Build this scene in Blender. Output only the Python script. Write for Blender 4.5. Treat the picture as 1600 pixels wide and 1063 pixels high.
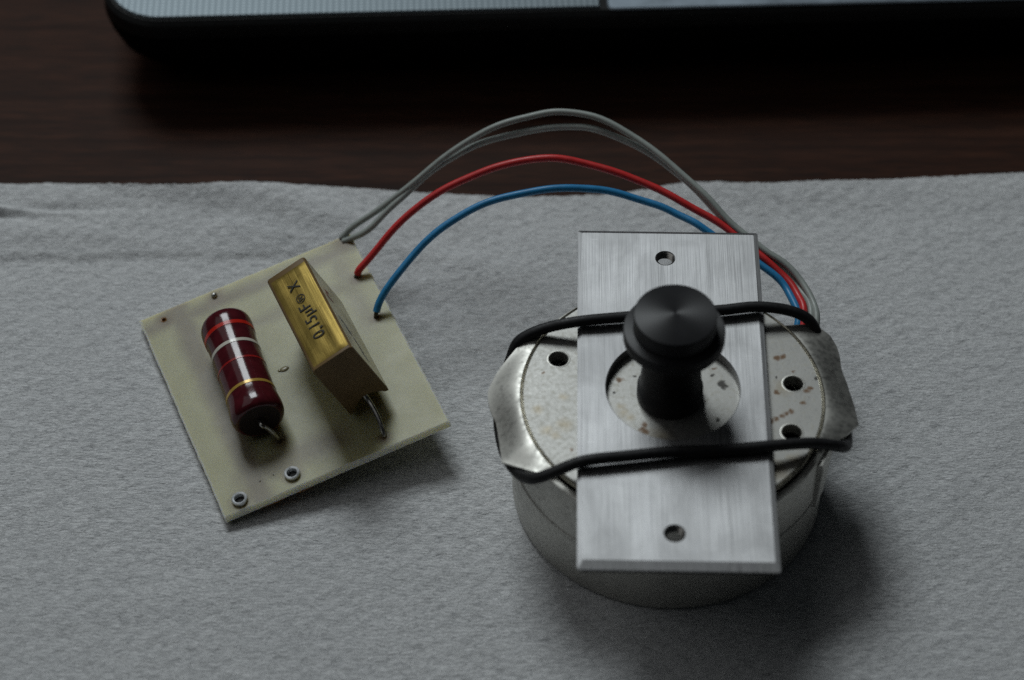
import bpy, bmesh, math
import numpy as np
from mathutils import Vector, Matrix
from mathutils.geometry import tessellate_polygon

# ------------------------------------------------------------------ scene, camera, light
for o in list(bpy.data.objects):
    bpy.data.objects.remove(o, do_unlink=True)
sc = bpy.context.scene
COL = sc.collection
U = 0.01                                   # everything below is written in centimetres
PI = math.pi
R_ = math.radians

cam = bpy.data.cameras.new('camera')
cam.sensor_fit = 'HORIZONTAL'
cam.sensor_width = 23.7
cam.lens = 55.0
cam.clip_start = 0.01
cam.clip_end = 50.0
cam_o = bpy.data.objects.new('camera', cam)
COL.objects.link(cam_o)
cam_o.location = (0.0, -0.27398, 0.30428)
cam_o.rotation_euler = (R_(42.0), 0, 0)
sc.camera = cam_o
cam.dof.use_dof = True
cam.dof.focus_distance = 0.391
cam.dof.aperture_fstop = 8.5
cam.dof.aperture_blades = 7

w = bpy.data.worlds.new('World')
sc.world = w
w.use_nodes = True
bg = w.node_tree.nodes['Background']
bg.inputs[0].default_value = (0.80, 0.92, 1.0, 1)
bg.inputs[1].default_value = 0.012

def area_lamp(name, loc, target, size, power, color, shape='RECTANGLE', size_y=None):
    l = bpy.data.lights.new(name, 'AREA')
    l.shape = shape
    l.size = size * U
    if size_y:
        l.size_y = size_y * U
    l.energy = power
    l.color = color
    o = bpy.data.objects.new(name, l)
    COL.objects.link(o)
    o.location = Vector(loc) * U
    d = (Vector(target) - Vector(loc)).normalized()
    o.rotation_euler = d.to_track_quat('-Z', 'Y').to_euler()
    return o
area_lamp('window_light', (-23, 58, 78), (0, -1, 0), 36, 4.1, (0.905, 0.975, 1.0), size_y=31)
area_lamp('ceiling_bounce', (-58, 8, 92), (0, -1, 0), 110, 1.15, (0.97, 0.99, 1.0), size_y=80)

sc.view_settings.view_transform = 'Standard'
sc.view_settings.look = 'None'
sc.view_settings.exposure = 0
sc.view_settings.gamma = 1
sc.cycles.max_bounces = 8
sc.cycles.sample_clamp_indirect = 4
sc.cycles.use_denoising = False

# ------------------------------------------------------------------ node helpers
def new_mat(name):
    m = bpy.data.materials.new(name)
    m.use_nodes = True
    nt = m.node_tree
    b = nt.nodes['Principled BSDF']
    return m, nt, b

def coords(nt, scale=(1, 1, 1), rot=(0, 0, 0)):
    tc = nt.nodes.new('ShaderNodeTexCoord')
    mp = nt.nodes.new('ShaderNodeMapping')
    mp.inputs['Scale'].default_value = tuple(100 * s for s in scale)
    mp.inputs['Rotation'].default_value = rot
    nt.links.new(tc.outputs['Object'], mp.inputs['Vector'])
    return mp.outputs['Vector']

def noise(nt, vec, scale=1.0, detail=3.0, rough=0.55, dist=0.0):
    n = nt.nodes.new('ShaderNodeTexNoise')
    n.inputs['Scale'].default_value = scale
    n.inputs['Detail'].default_value = detail
    n.inputs['Roughness'].default_value = rough
    n.inputs['Distortion'].default_value = dist
    nt.links.new(vec, n.inputs['Vector'])
    return n.outputs['Fac']

def ramp(nt, fac, stops):
    r = nt.nodes.new('ShaderNodeValToRGB')
    e = r.color_ramp.elements
    while len(e) < len(stops):
        e.new(0.5)
    for i, (p, c) in enumerate(stops):
        e[i].position = p
        e[i].color = c if len(c) == 4 else (*c, 1)
    nt.links.new(fac, r.inputs['Fac'])
    return r.outputs['Color']

def g(v):
    return (v, v, v, 1)

def mixc(nt, fac, a, b, mode='MIX'):
    m = nt.nodes.new('ShaderNodeMix')
    m.data_type = 'RGBA'
    m.blend_type = mode
    for sock, v in ((m.inputs[0], fac), (m.inputs[6], a), (m.inputs[7], b)):
        if isinstance(v, (int, float)):
            sock.default_value = v
        elif isinstance(v, tuple):
            sock.default_value = v if len(v) == 4 else (*v, 1)
        else:
            nt.links.new(v, sock)
    return m.outputs[2]

def math_n(nt, op, a, b=None, c=None):
    m = nt.nodes.new('ShaderNodeMath')
    m.operation = op
    for i, v in enumerate((a, b, c)):
        if v is None:
            continue
        if isinstance(v, (int, float)):
            m.inputs[i].default_value = v
        else:
            nt.links.new(v, m.inputs[i])
    return m.outputs[0]

def bump(nt, b, height, strength=0.3, dist=0.01):
    bn = nt.nodes.new('ShaderNodeBump')
    bn.inputs['Strength'].default_value = strength
    bn.inputs['Distance'].default_value = dist * U
    nt.links.new(height, bn.inputs['Height'])
    nt.links.new(bn.outputs['Normal'], b.inputs['Normal'])

def sep(nt, vec):
    s = nt.nodes.new('ShaderNodeSeparateXYZ')
    nt.links.new(vec, s.inputs[0])
    return s.outputs

def simple(name, col, rough=0.5, metal=0.0, spec=0.5, var=0.0, vscale=6.0, coat=0.0, bumpy=0.0, bscale=30):
    m, nt, b = new_mat(name)
    b.inputs['Base Color'].default_value = (*col, 1)
    b.inputs['Roughness'].default_value = rough
    b.inputs['Metallic'].default_value = metal
    b.inputs['Specular IOR Level'].default_value = spec
    b.inputs['Coat Weight'].default_value = coat
    v = coords(nt)
    if var:
        n = noise(nt, v, vscale, 4)
        lo = tuple(c * (1 - var) for c in col)
        hi = tuple(min(1, c * (1 + var)) for c in col)
        nt.links.new(ramp(nt, n, [(0.3, lo), (0.7, hi)]), b.inputs['Base Color'])
        nt.links.new(ramp(nt, noise(nt, v, vscale * 1.7, 3), [(0.3, g(max(0.03, rough * 0.8))), (0.7, g(min(1, rough * 1.2)))]), b.inputs['Roughness'])
    if bumpy:
        bump(nt, b, noise(nt, v, bscale, 3), bumpy, 0.01)
    return m

M = {}
# paper cloth
m, nt, b = new_mat('paper_cloth')
v = coords(nt)
big = noise(nt, v, 0.35, 3)
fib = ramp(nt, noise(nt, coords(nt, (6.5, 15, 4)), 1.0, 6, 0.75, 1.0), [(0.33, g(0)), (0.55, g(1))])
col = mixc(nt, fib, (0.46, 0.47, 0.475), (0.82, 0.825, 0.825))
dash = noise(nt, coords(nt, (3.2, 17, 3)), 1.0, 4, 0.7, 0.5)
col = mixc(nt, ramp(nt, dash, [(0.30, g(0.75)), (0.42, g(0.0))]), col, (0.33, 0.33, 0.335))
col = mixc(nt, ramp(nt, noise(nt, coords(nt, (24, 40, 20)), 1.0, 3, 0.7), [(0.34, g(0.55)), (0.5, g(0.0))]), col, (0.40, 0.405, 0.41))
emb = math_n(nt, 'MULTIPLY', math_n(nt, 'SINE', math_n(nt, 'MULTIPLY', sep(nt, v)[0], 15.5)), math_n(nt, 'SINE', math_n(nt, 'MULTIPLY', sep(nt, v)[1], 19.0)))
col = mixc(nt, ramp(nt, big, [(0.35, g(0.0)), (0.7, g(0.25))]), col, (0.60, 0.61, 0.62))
nt.links.new(col, b.inputs['Base Color'])
b.inputs['Roughness'].default_value = 1.0
b.inputs['Specular IOR Level'].default_value = 0.05
fine = noise(nt, coords(nt, (9, 22, 9)), 1.0, 5, 0.7, 0.8)
bump(nt, b, math_n(nt, 'MULTIPLY_ADD', emb, 0.13, fine), 1.0, 0.04)
M['cloth'] = m

# dark brown wood
m, nt, b = new_mat('dark_wood')
gr = noise(nt, coords(nt, (0.25, 5.0, 1)), 1.0, 6, 0.6, 0.4)
gr2 = noise(nt, coords(nt, (1.2, 30.0, 1)), 1.0, 3, 0.6)
blot = noise(nt, coords(nt, (0.08, 0.2, 1)), 1.0, 3)
c1 = ramp(nt, gr, [(0.3, (0.020, 0.007, 0.004)), (0.55, (0.054, 0.021, 0.012)), (0.75, (0.078, 0.031, 0.018))])
c1 = mixc(nt, ramp(nt, gr2, [(0.42, g(0.75)), (0.55, g(0.0))]), c1, (0.016, 0.009, 0.007))
c1 = mixc(nt, ramp(nt, blot, [(0.35, g(0)), (0.7, g(0.5))]), c1, (0.03, 0.016, 0.012))
nt.links.new(c1, b.inputs['Base Color'])
b.inputs['Roughness'].default_value = 0.60
b.inputs['Specular IOR Level'].default_value = 0.08
bump(nt, b, gr2, 0.15, 0.01)
M['wood'] = m

# brushed aluminium (plate lies nearly square to the world axes; brush lines run along local y)
m, nt, b = new_mat('brushed_aluminium')
st = noise(nt, coords(nt, (80, 0.6, 6)), 1.0, 4, 0.7)
st2 = noise(nt, coords(nt, (6, 0.05, 3)), 1.0, 3, 0.6)
scr = noise(nt, coords(nt, (95, 1.6, 6)), 1.0, 2, 0.5)
pit = noise(nt, coords(nt), 13.0, 2, 0.5)
c = mixc(nt, ramp(nt, st, [(0.36, g(0)), (0.64, g(1))]), (0.21, 0.21, 0.212), (0.48, 0.48, 0.482))
c = mixc(nt, ramp(nt, st2, [(0.35, g(0.0)), (0.65, g(0.22))]), c, (0.50, 0.50, 0.51))
c = mixc(nt, ramp(nt, pit, [(0.70, g(0.0)), (0.76, g(0.5))]), c, (0.33, 0.34, 0.36))
nt.links.new(c, b.inputs['Base Color'])
b.inputs['Metallic'].default_value = 1.0
smudge = noise(nt, coords(nt, (1.1, 0.8, 1)), 1.0, 5, 0.6, 0.8)
c = mixc(nt, ramp(nt, smudge, [(0.45, g(0.0)), (0.75, g(0.28))]), c, (0.24, 0.24, 0.24))
scrt = noise(nt, coords(nt, (2.0, 40, 3), (0, 0, 0.5)), 1.0, 2, 0.5)
c = mixc(nt, ramp(nt, scrt, [(0.76, g(0.0)), (0.79, g(0.4))]), c, (0.75, 0.75, 0.75))
nt.links.new(c, b.inputs['Base Color'])
nt.links.new(math_n(nt, 'MULTIPLY_ADD', smudge, 0.22, math_n(nt, 'MULTIPLY_ADD', st, 0.25, 0.30)), b.inputs['Roughness'])
b.inputs['Anisotropic'].default_value = 0.55
vt = nt.nodes.new('ShaderNodeVectorTransform')
vt.vector_type = 'VECTOR'
vt.convert_from = 'OBJECT'
vt.convert_to = 'WORLD'
vt.inputs[0].default_value = (1, 0, 0)
nt.links.new(vt.outputs[0], b.inputs['Tangent'])
bump(nt, b, math_n(nt, 'ADD', st, scr), 0.22, 0.004)
M['alu'] = m

def tin(name, base, rough, rust, metal=1.0):
    m, nt, b = new_mat(name)
    v = coords(nt)
    n1 = noise(nt, v, 2.2, 5, 0.6, 0.5)
    n2 = noise(nt, v, 11.0, 4, 0.6)
    hi = tuple(min(1, c * 1.18) for c in base)
    lo = tuple(c * 0.78 for c in base)
    c = mixc(nt, n1, lo, hi)
    c = mixc(nt, ramp(nt, n2, [(0.56, g(0)), (0.70, g(0.45))]), c, tuple(c0 * 0.55 for c0 in base))
    metal_s = None
    if rust > 0:
        r1 = noise(nt, v, 7.0, 5, 0.62, 0.4)
        area = noise(nt, v, 0.9, 2, 0.5)
        k = math_n(nt, 'MULTIPLY_ADD', area, 0.30, math_n(nt, 'MULTIPLY', r1, 0.85))
        mask = ramp(nt, k, [(0.69, g(0)), (0.73, g(1))])
        faint = ramp(nt, k, [(0.60, g(0)), (0.72, g(0.55))])
        c = mixc(nt, faint, c, (0.30, 0.235, 0.14))
        c = mixc(nt, mask, c, (0.15, 0.065, 0.018))
        sp = noise(nt, v, 7.5, 3, 0.5)
        c = mixc(nt, ramp(nt, sp, [(0.70, g(0)), (0.735, g(0.95))]), c, (0.035, 0.027, 0.02))
        metal_s = math_n(nt, 'MULTIPLY', math_n(nt, 'SUBTRACT', 1.0, mask), metal)
        nt.links.new(metal_s, b.inputs['Metallic'])
    else:
        b.inputs['Metallic'].default_value = metal
    nt.links.new(c, b.inputs['Base Color'])
    nt.links.new(ramp(nt, n2, [(0.3, g(rough * 0.85)), (0.75, g(min(1, rough * 1.3)))]), b.inputs['Roughness'])
    bump(nt, b, n2, 0.12, 0.006)
    return m
# the cover disc carries rust and dirt spots of its own: (x, y, radius) in cm on the disc
m, nt, b = new_mat('stained_tin_disc')
v = coords(nt)
nz = nt.nodes.new('ShaderNodeTexNoise')
nz.inputs['Scale'].default_value = 9.0
nz.inputs['Detail'].default_value = 4
nz.inputs['Roughness'].default_value = 0.65
nt.links.new(v, nz.inputs['Vector'])
wv_ = nt.nodes.new('ShaderNodeVectorMath')
wv_.operation = 'MULTIPLY_ADD'
nt.links.new(nz.outputs['Color'], wv_.inputs[0])
wv_.inputs[1].default_value = (0.16, 0.16, 0)
sb = nt.nodes.new('ShaderNodeVectorMath')
sb.operation = 'SUBTRACT'
nt.links.new(v, sb.inputs[0])
sb.inputs[1].default_value = (0.08, 0.08, 0)
nt.links.new(sb.outputs[0], wv_.inputs[2])
warped = sep(nt, wv_.outputs[0])
def spots(lst):
    acc = None
    for cx, cy, r in lst:
        dx = math_n(nt, 'SUBTRACT', warped[0], cx)
        dy = math_n(nt, 'SUBTRACT', warped[1], cy)
        d = math_n(nt, 'SQRT', math_n(nt, 'ADD', math_n(nt, 'MULTIPLY', dx, dx), math_n(nt, 'MULTIPLY', dy, dy)))
        k = math_n(nt, 'SUBTRACT', 1.0, math_n(nt, 'DIVIDE', d, r * 0.88))
        acc = k if acc is None else math_n(nt, 'MAXIMUM', acc, k)
    return acc
n1 = noise(nt, v, 1.6, 5, 0.62, 0.6)
n2 = noise(nt, v, 12.0, 4, 0.65)
n3 = noise(nt, v, 28.0, 3, 0.6)
c = mixc(nt, n1, (0.285, 0.28, 0.26), (0.43, 0.425, 0.405))
c = mixc(nt, ramp(nt, n2, [(0.52, g(0)), (0.72, g(0.5))]), c, (0.33, 0.31, 0.25))
c = mixc(nt, ramp(nt, n3, [(0.66, g(0)), (0.74, g(0.7))]), c, (0.13, 0.11, 0.085))
ol = spots([(-0.824, -0.245, .12), (-0.779, -0.376, .14), (-0.672, -0.454, .12), (-1.964, -0.712, .17), (-1.837, -0.814, .13), (-2.109, -0.298, .14), (-1.707, -0.036, .12),
            (1.531, -1.509, .30), (1.789, -1.322, .2), (-0.2, -0.85, .30), (-1.7, -0.6, .2), (1.75, 0.15, .25)])
c = mixc(nt, ramp(nt, ol, [(0.0, g(0)), (0.9, g(0.42))]), c, (0.27, 0.20, 0.09))
og = spots([(-0.812, 0.309, .085), (-0.459, -0.609, .085), (-0.454, -0.738, .09), (-0.50, -0.70, .07), (0.685, 0.55, .05), (1.69, 0.775, .07), (1.775, 0.807, .075), (1.913, 0.496, .04), (1.628, 0.057, .06),
            (2.111, 0.083, .07), (2.155, 0.136, .06), (1.50, -0.535, .07), (1.58, -0.49, .06), (1.681, -0.428, .065), (1.76, -0.38, .06), (1.827, -0.337, .06), (2.03, -0.167, .05), (-2.02, 0.45, .035), (-1.6, -1.1, .05)])
om = ramp(nt, og, [(0.0, g(0)), (0.7, g(0.92))])
c = mixc(nt, om, c, (0.17, 0.075, 0.014))
bk = spots([(-0.563, 0.382, .045), (0.636, 0.402, .065), (0.778, 0.242, .10), (0.824, 0.176, .08), (0.674, -0.505, .06), (1.66, 0.36, .03), (2.15, -0.92, .06), (-0.9, 0.05, .03), (2.28, 0.35, .04)])
bm_ = ramp(nt, bk, [(0.05, g(0)), (0.5, g(0.92))])
c = mixc(nt, bm_, c, (0.028, 0.022, 0.014))
nt.links.new(c, b.inputs['Base Color'])
nt.links.new(math_n(nt, 'MULTIPLY', math_n(nt, 'SUBTRACT', 1.0, math_n(nt, 'MAXIMUM', om, bm_)), 0.85), b.inputs['Metallic'])
nt.links.new(ramp(nt, n2, [(0.3, g(0.38)), (0.75, g(0.56))]), b.inputs['Roughness'])
bump(nt, b, n2, 0.15, 0.006)
M['tin'] = m
M['tin_ear'] = tin('bent_tin', (0.56, 0.55, 0.51), 0.50, 0.0, 1.0)
M['zinc'] = tin('zinc_housing', (0.56, 0.55, 0.51), 0.48, 0.0, 0.75)
M['bright'] = simple('worn_edge_metal', (0.70, 0.66, 0.54), 0.30, 1.0, var=0.2, vscale=8)
M['hollow_shade'] = simple('painted_hollow_shade', (0.012, 0.012, 0.012), 0.8, var=0.2)  # near-black colour standing in for the shade inside hollows
M['rubber'] = simple('black_rubber', (0.012, 0.012, 0.013), 0.55, 0.0, 0.35, var=0.3, vscale=9, bumpy=0.25, bscale=20)

# turned black plastic
m, nt, b = new_mat('turned_black_plastic')
v = coords(nt)
s = sep(nt, v)
rad = math_n(nt, 'SQRT', math_n(nt, 'ADD', math_n(nt, 'POWER', s[0], 2.0), math_n(nt, 'POWER', s[1], 2.0)))
wv = math_n(nt, 'SINE', math_n(nt, 'MULTIPLY', rad, 190.0))
n0 = noise(nt, v, 3.0, 4)
nt.links.new(ramp(nt, n0, [(0.3, (0.012, 0.012, 0.0135)), (0.7, (0.019, 0.019, 0.021))]), b.inputs['Base Color'])
b.inputs['Roughness'].default_value = 0.44
b.inputs['Specular IOR Level'].default_value = 0.36
b.inputs['Anisotropic'].default_value = 0.85
b.inputs['Anisotropic Rotation'].default_value = 0.25
tg = nt.nodes.new('ShaderNodeTangent')
tg.direction_type = 'RADIAL'
tg.axis = 'Z'
nt.links.new(tg.outputs[0], b.inputs['Tangent'])
bump(nt, b, wv, 0.10, 0.0015)
M['knob'] = m

# circuit board: translucent resin laminate, copper side seen faintly through it
m, nt, b = new_mat('resin_laminate')
v = coords(nt)
s = sep(nt, v)
wob = math_n(nt, 'MULTIPLY', math_n(nt, 'SUBTRACT', noise(nt, v, 1.3, 3), 0.5), 0.22)
X = math_n(nt, 'ADD', s[0], wob)
Y = math_n(nt, 'ADD', s[1], wob)
def band(axis, c0, hw, soft):
    d = math_n(nt, 'ABSOLUTE', math_n(nt, 'SUBTRACT', axis, c0))
    mr = nt.nodes.new('ShaderNodeMapRange')
    mr.interpolation_type = 'SMOOTHSTEP'
    nt.links.new(d, mr.inputs[0])
    mr.inputs[1].default_value = hw - soft
    mr.inputs[2].default_value = hw + soft
    mr.inputs[3].default_value = 1
    mr.inputs[4].default_value = 0
    return mr.outputs[0]
tr = band(X, -1.30, 0.20, 0.14)
for t in (math_n(nt, 'MULTIPLY', band(Y, 2.02, 0.13, 0.12), 0.9),
          math_n(nt, 'MULTIPLY', band(Y, 1.25, 0.12, 0.12), math_n(nt, 'MULTIPLY', band(X, 0.6, 1.2, 0.2), 0.6)),
          math_n(nt, 'MULTIPLY', band(Y, -1.75, 0.24, 0.18), math_n(nt, 'MULTIPLY', band(X, -0.6, 1.0, 0.25), 0.8)),
          math_n(nt, 'MULTIPLY', band(X, 1.55, 0.15, 0.12), math_n(nt, 'MULTIPLY', band(Y, 1.2, 1.1, 0.2), 0.55))):
    tr = math_n(nt, 'MAXIMUM', tr, t)
mott = noise(nt, v, 2.0, 4, 0.55, 0.4)
weave = noise(nt, coords(nt, (14, 14, 14)), 1.0, 2)
c = mixc(nt, mott, (0.385, 0.37, 0.20), (0.41, 0.395, 0.225))
c = mixc(nt, math_n(nt, 'MULTIPLY', weave, 0.2), c, (0.41, 0.40, 0.24))
c = mixc(nt, math_n(nt, 'MULTIPLY', tr, 0.8), c, (0.18, 0.14, 0.095))
def flux(cx, cy, r):
    dx = math_n(nt, 'SUBTRACT', X, cx)
    dy = math_n(nt, 'SUBTRACT', Y, cy)
    d = math_n(nt, 'SQRT', math_n(nt, 'ADD', math_n(nt, 'MULTIPLY', dx, dx), math_n(nt, 'MULTIPLY', dy, dy)))
    return math_n(nt, 'SUBTRACT', 1.0, math_n(nt, 'DIVIDE', d, r))
fl = None
for fx_, fy_, fr_ in ((1.80, 2.20, .26), (1.71, 1.32, .17), (1.69, .30, .17), (-.67, -1.36, .20), (.915, -2.10, .17), (-.60, 2.15, .24), (-1.58, 2.12, .22), (-1.64, -2.14, .24), (-.70, -2.08, .24), (0.62, 0.72, .2)):
    k_ = flux(fx_, fy_, fr_)
    fl = k_ if fl is None else math_n(nt, 'MAXIMUM', fl, k_)
c = mixc(nt, ramp(nt, fl, [(0.0, g(0)), (0.8, g(0.85))]), c, (0.15, 0.09, 0.035))
tcn = nt.nodes.new('ShaderNodeTexCoord')
nz_ = math_n(nt, 'ABSOLUTE', sep(nt, tcn.outputs['Normal'])[2])
fibre = noise(nt, coords(nt, (40, 40, 4)), 1.0, 3, 0.7)
cut = mixc(nt, fibre, (0.70, 0.68, 0.54), (0.88, 0.87, 0.78))  # pale cut fibres, whitened further to paint light glowing through the laminate edge
c = mixc(nt, ramp(nt, nz_, [(0.75, g(1)), (0.95, g(0))]), c, cut)
b.inputs['Specular IOR Level'].default_value = 0.30
nt.links.new(c, b.inputs['Base Color'])
nt.links.new(ramp(nt, mott, [(0.3, g(0.34)), (0.7, g(0.40))]), b.inputs['Roughness'])
bump(nt, b, weave, 0.05, 0.006)
b.inputs['Subsurface Weight'].default_value = 0.8
b.inputs['Subsurface Radius'].default_value = (1.0, 0.85, 0.45)
b.inputs['Subsurface Scale'].default_value = 0.0035
M['pcb'] = m

M['maroon'] = simple('glossy_maroon_lacquer', (0.075, 0.009, 0.013), 0.15, 0.0, 0.42, var=0.25, vscale=7, coat=0.0, bumpy=0.10, bscale=4)
M['black_end'] = simple('near_black_end', (0.016, 0.008, 0.008), 0.5, 0.0, 0.3, var=0.3, vscale=12)
M['band_red'] = simple('red_band_paint', (0.55, 0.022, 0.012), 0.2, var=0.1)
M['band_dark_red'] = simple('dull_red_band_paint', (0.30, 0.014, 0.014), 0.2, var=0.25, vscale=20)
M['band_white'] = simple('cream_band_paint', (0.62, 0.58, 0.50), 0.2, var=0.08)
M['band_gold'] = simple('gold_band_paint', (0.50, 0.31, 0.06), 0.25, 0.2, var=0.12)
M['lead'] = simple('tinned_wire', (0.33, 0.32, 0.30), 0.26, 1.0, var=0.3, vscale=10)
M['solder'] = simple('solder', (0.55, 0.55, 0.54), 0.28, 1.0, var=0.2, vscale=9)
M['rosin'] = simple('amber_rosin', (0.30, 0.13, 0.025), 0.25, 0.0, 0.5, var=0.35, vscale=6)
M['smear'] = simple('dull_rosin', (0.22, 0.19, 0.10), 0.3, 0.0, 0.5, var=0.5, vscale=9)
M['black_ink'] = simple('black_ink', (0.012, 0.011, 0.008), 0.5, var=0.1)
M['steel_eyelet'] = simple('eyelet_steel', (0.72, 0.74, 0.75), 0.42, 0.7, var=0.2, vscale=12)

# amber capacitor case
m, nt, b = new_mat('amber_resin_case')
v = coords(nt)
n1 = noise(nt, v, 2.4, 4, 0.6, 0.5)
n2 = noise(nt, v, 14.0, 3)
c = mixc(nt, n1, (0.125, 0.075, 0.030), (0.235, 0.15, 0.062))
nt.links.new(c, b.inputs['Base Color'])
b.inputs['Roughness'].default_value = 0.5
b.inputs['Specular IOR Level'].default_value = 0.25
bump(nt, b, n2, 0.10, 0.006)
M['amber'] = m
# side film
m, nt, b = new_mat('clear_film_side')
v = coords(nt)
n1 = noise(nt, v, 1.8, 4, 0.6, 0.6)
c = ramp(nt, n1, [(0.30, (0.22, 0.19, 0.10)), (0.52, (0.42, 0.38, 0.24)), (0.72, (0.58, 0.54, 0.38))])
nt.links.new(c, b.inputs['Base Color'])
b.inputs['Roughness'].default_value = 0.25
bump(nt, b, noise(nt, coords(nt, (9, 2, 9)), 1.0, 3), 0.2, 0.01)
M['film'] = m
# gold foil label
m, nt, b = new_mat('gold_foil')
sl = noise(nt, coords(nt, (26, 0.6, 8)), 1.0, 4, 0.65, 0.2)
cr = noise(nt, coords(nt), 2.2, 4, 0.6, 0.8)
c = mixc(nt, cr, (0.22, 0.155, 0.034), (0.40, 0.295, 0.078))
c = mixc(nt, ramp(nt, sl, [(0.38, g(0.35)), (0.6, g(0.0))]), c, (0.28, 0.18, 0.04))
nt.links.new(c, b.inputs['Base Color'])
b.inputs['Metallic'].default_value = 0.8
nt.links.new(ramp(nt, cr, [(0.3, g(0.42)), (0.7, g(0.56))]), b.inputs['Roughness'])
bump(nt, b, math_n(nt, 'ADD', sl, math_n(nt, 'MULTIPLY', cr, 1.5)), 0.35, 0.012)
M['gold'] = m

M['grey_wire'] = simple('grey_insulation', (0.33, 0.36, 0.335), 0.42, 0, 0.4, var=0.10, vscale=5)
M['red_wire'] = simple('red_insulation', (0.62, 0.035, 0.035), 0.38, 0, 0.4, var=0.12, vscale=5)
M['blue_wire'] = simple('blue_insulation', (0.030, 0.24, 0.50), 0.38, 0, 0.4, var=0.12, vscale=5)
M['strand'] = simple('tarnished_strand', (0.09, 0.075, 0.06), 0.5, 0.6, var=0.3, vscale=15)

# laptop
m, nt, b = new_mat('dotted_silver_plastic')
s = sep(nt, coords(nt))
dx = math_n(nt, 'SINE', math_n(nt, 'MULTIPLY', s[0], 2 * PI / 0.115))
dy = math_n(nt, 'SINE', math_n(nt, 'MULTIPLY', s[1], 2 * PI / 0.085))
dot = math_n(nt, 'MULTIPLY', math_n(nt, 'ADD', dx, 1.0), math_n(nt, 'MULTIPLY_ADD', dy, 0.5, 0.5))
nt.links.new(ramp(nt, math_n(nt, 'MULTIPLY', dot, 0.5), [(0.15, (0.11, 0.135, 0.15)), (0.6, (0.21, 0.245, 0.265))]), b.inputs['Base Color'])
b.inputs['Metallic'].default_value = 0.7
b.inputs['Roughness'].default_value = 0.45
M['grille'] = m
M['palm'] = simple('satin_blue_grey_plastic', (0.24, 0.285, 0.33), 0.42, 0.6, var=0.15, vscale=1.2)
M['laptop_black'] = simple('black_plastic', (0.0025, 0.0025, 0.003), 0.7, 0.0, 0.05, var=0.2, vscale=8)
M['laptop_rim'] = simple('charcoal_plastic_rim', (0.011, 0.011, 0.011), 0.5, 0.0, 0.12, var=0.2, vscale=8)

# ------------------------------------------------------------------ object helpers
def thing(name, label, cat, loc=(0, 0, 0), rot=None, group=None):
    o = bpy.data.objects.new(name, None)
    o.empty_display_size = 0.005
    COL.objects.link(o)
    mt = Matrix.Translation(Vector(loc) * U)
    if rot is not None:
        mt = mt @ Matrix(rot).to_4x4()
    o.matrix_world = mt
    tag(o, label, cat, group)
    return o

def tag(o, label, cat, group=None):
    o['label'] = label
    o['category'] = cat
    if group:
        o['group'] = group
    return o

def mesh_obj(name, me, mat, parent=None, label=None, smooth=True, angle=35):
    if smooth:
        me.shade_smooth()
        me.set_sharp_from_angle(angle=R_(angle))
    me.materials.append(mat)
    o = bpy.data.objects.new(name, me)
    COL.objects.link(o)
    if parent is not None:
        o.parent = parent
    if label:
        o['label'] = label
    return o

def build(name, geo, mat, parent=None, label=None, smooth=True, angle=35, xf=None):
    """geo: list of (verts, faces) in cm; joined into one mesh."""
    V, F = [], []
    for vs, fs in geo:
        k = len(V)
        V += [tuple(p) for p in vs]
        F += [tuple(i + k for i in f) for f in fs]
    if xf is not None:
        V = [xf @ Vector(p) for p in V]
    me = bpy.data.meshes.new(name)
    me.from_pydata([(p[0] * U, p[1] * U, p[2] * U) for p in V], [], F)
    bm = bmesh.new()
    bm.from_mesh(me)
    bmesh.ops.recalc_face_normals(bm, faces=bm.faces)
    bm.to_mesh(me)
    bm.free()
    return mesh_obj(name, me, mat, parent, label, smooth, angle)

def lathe(profile, n=64, at=(0, 0, 0), axis=None, close=False):
    """profile of (r, z); r=0 ends become a single vertex. axis: 3x3 turning local z."""
    vs, fs, rings = [], [], []
    A = Matrix(axis) if axis is not None else Matrix.Identity(3)
    for r, z in profile:
        if r <= 1e-6:
            rings.append([len(vs)])
            vs.append(A @ Vector((0, 0, z)) + Vector(at))
        else:
            rings.append(list(range(len(vs), len(vs) + n)))
            for i in range(n):
                a = 2 * PI * i / n
                vs.append(A @ Vector((r * math.cos(a), r * math.sin(a), z)) + Vector(at))
    pairs = list(zip(rings, rings[1:]))
    if close:
        pairs.append((rings[-1], rings[0]))
    for a, c in pairs:
        for i in range(n):
            j = (i + 1) % n
            if len(a) == 1 and len(c) == 1:
                continue
            if len(a) == 1:
                fs.append((a[0], c[j], c[i]))
            elif len(c) == 1:
                fs.append((a[i], a[j], c[0]))
            else:
                fs.append((a[i], a[j], c[j], c[i]))
    return vs, fs

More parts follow.
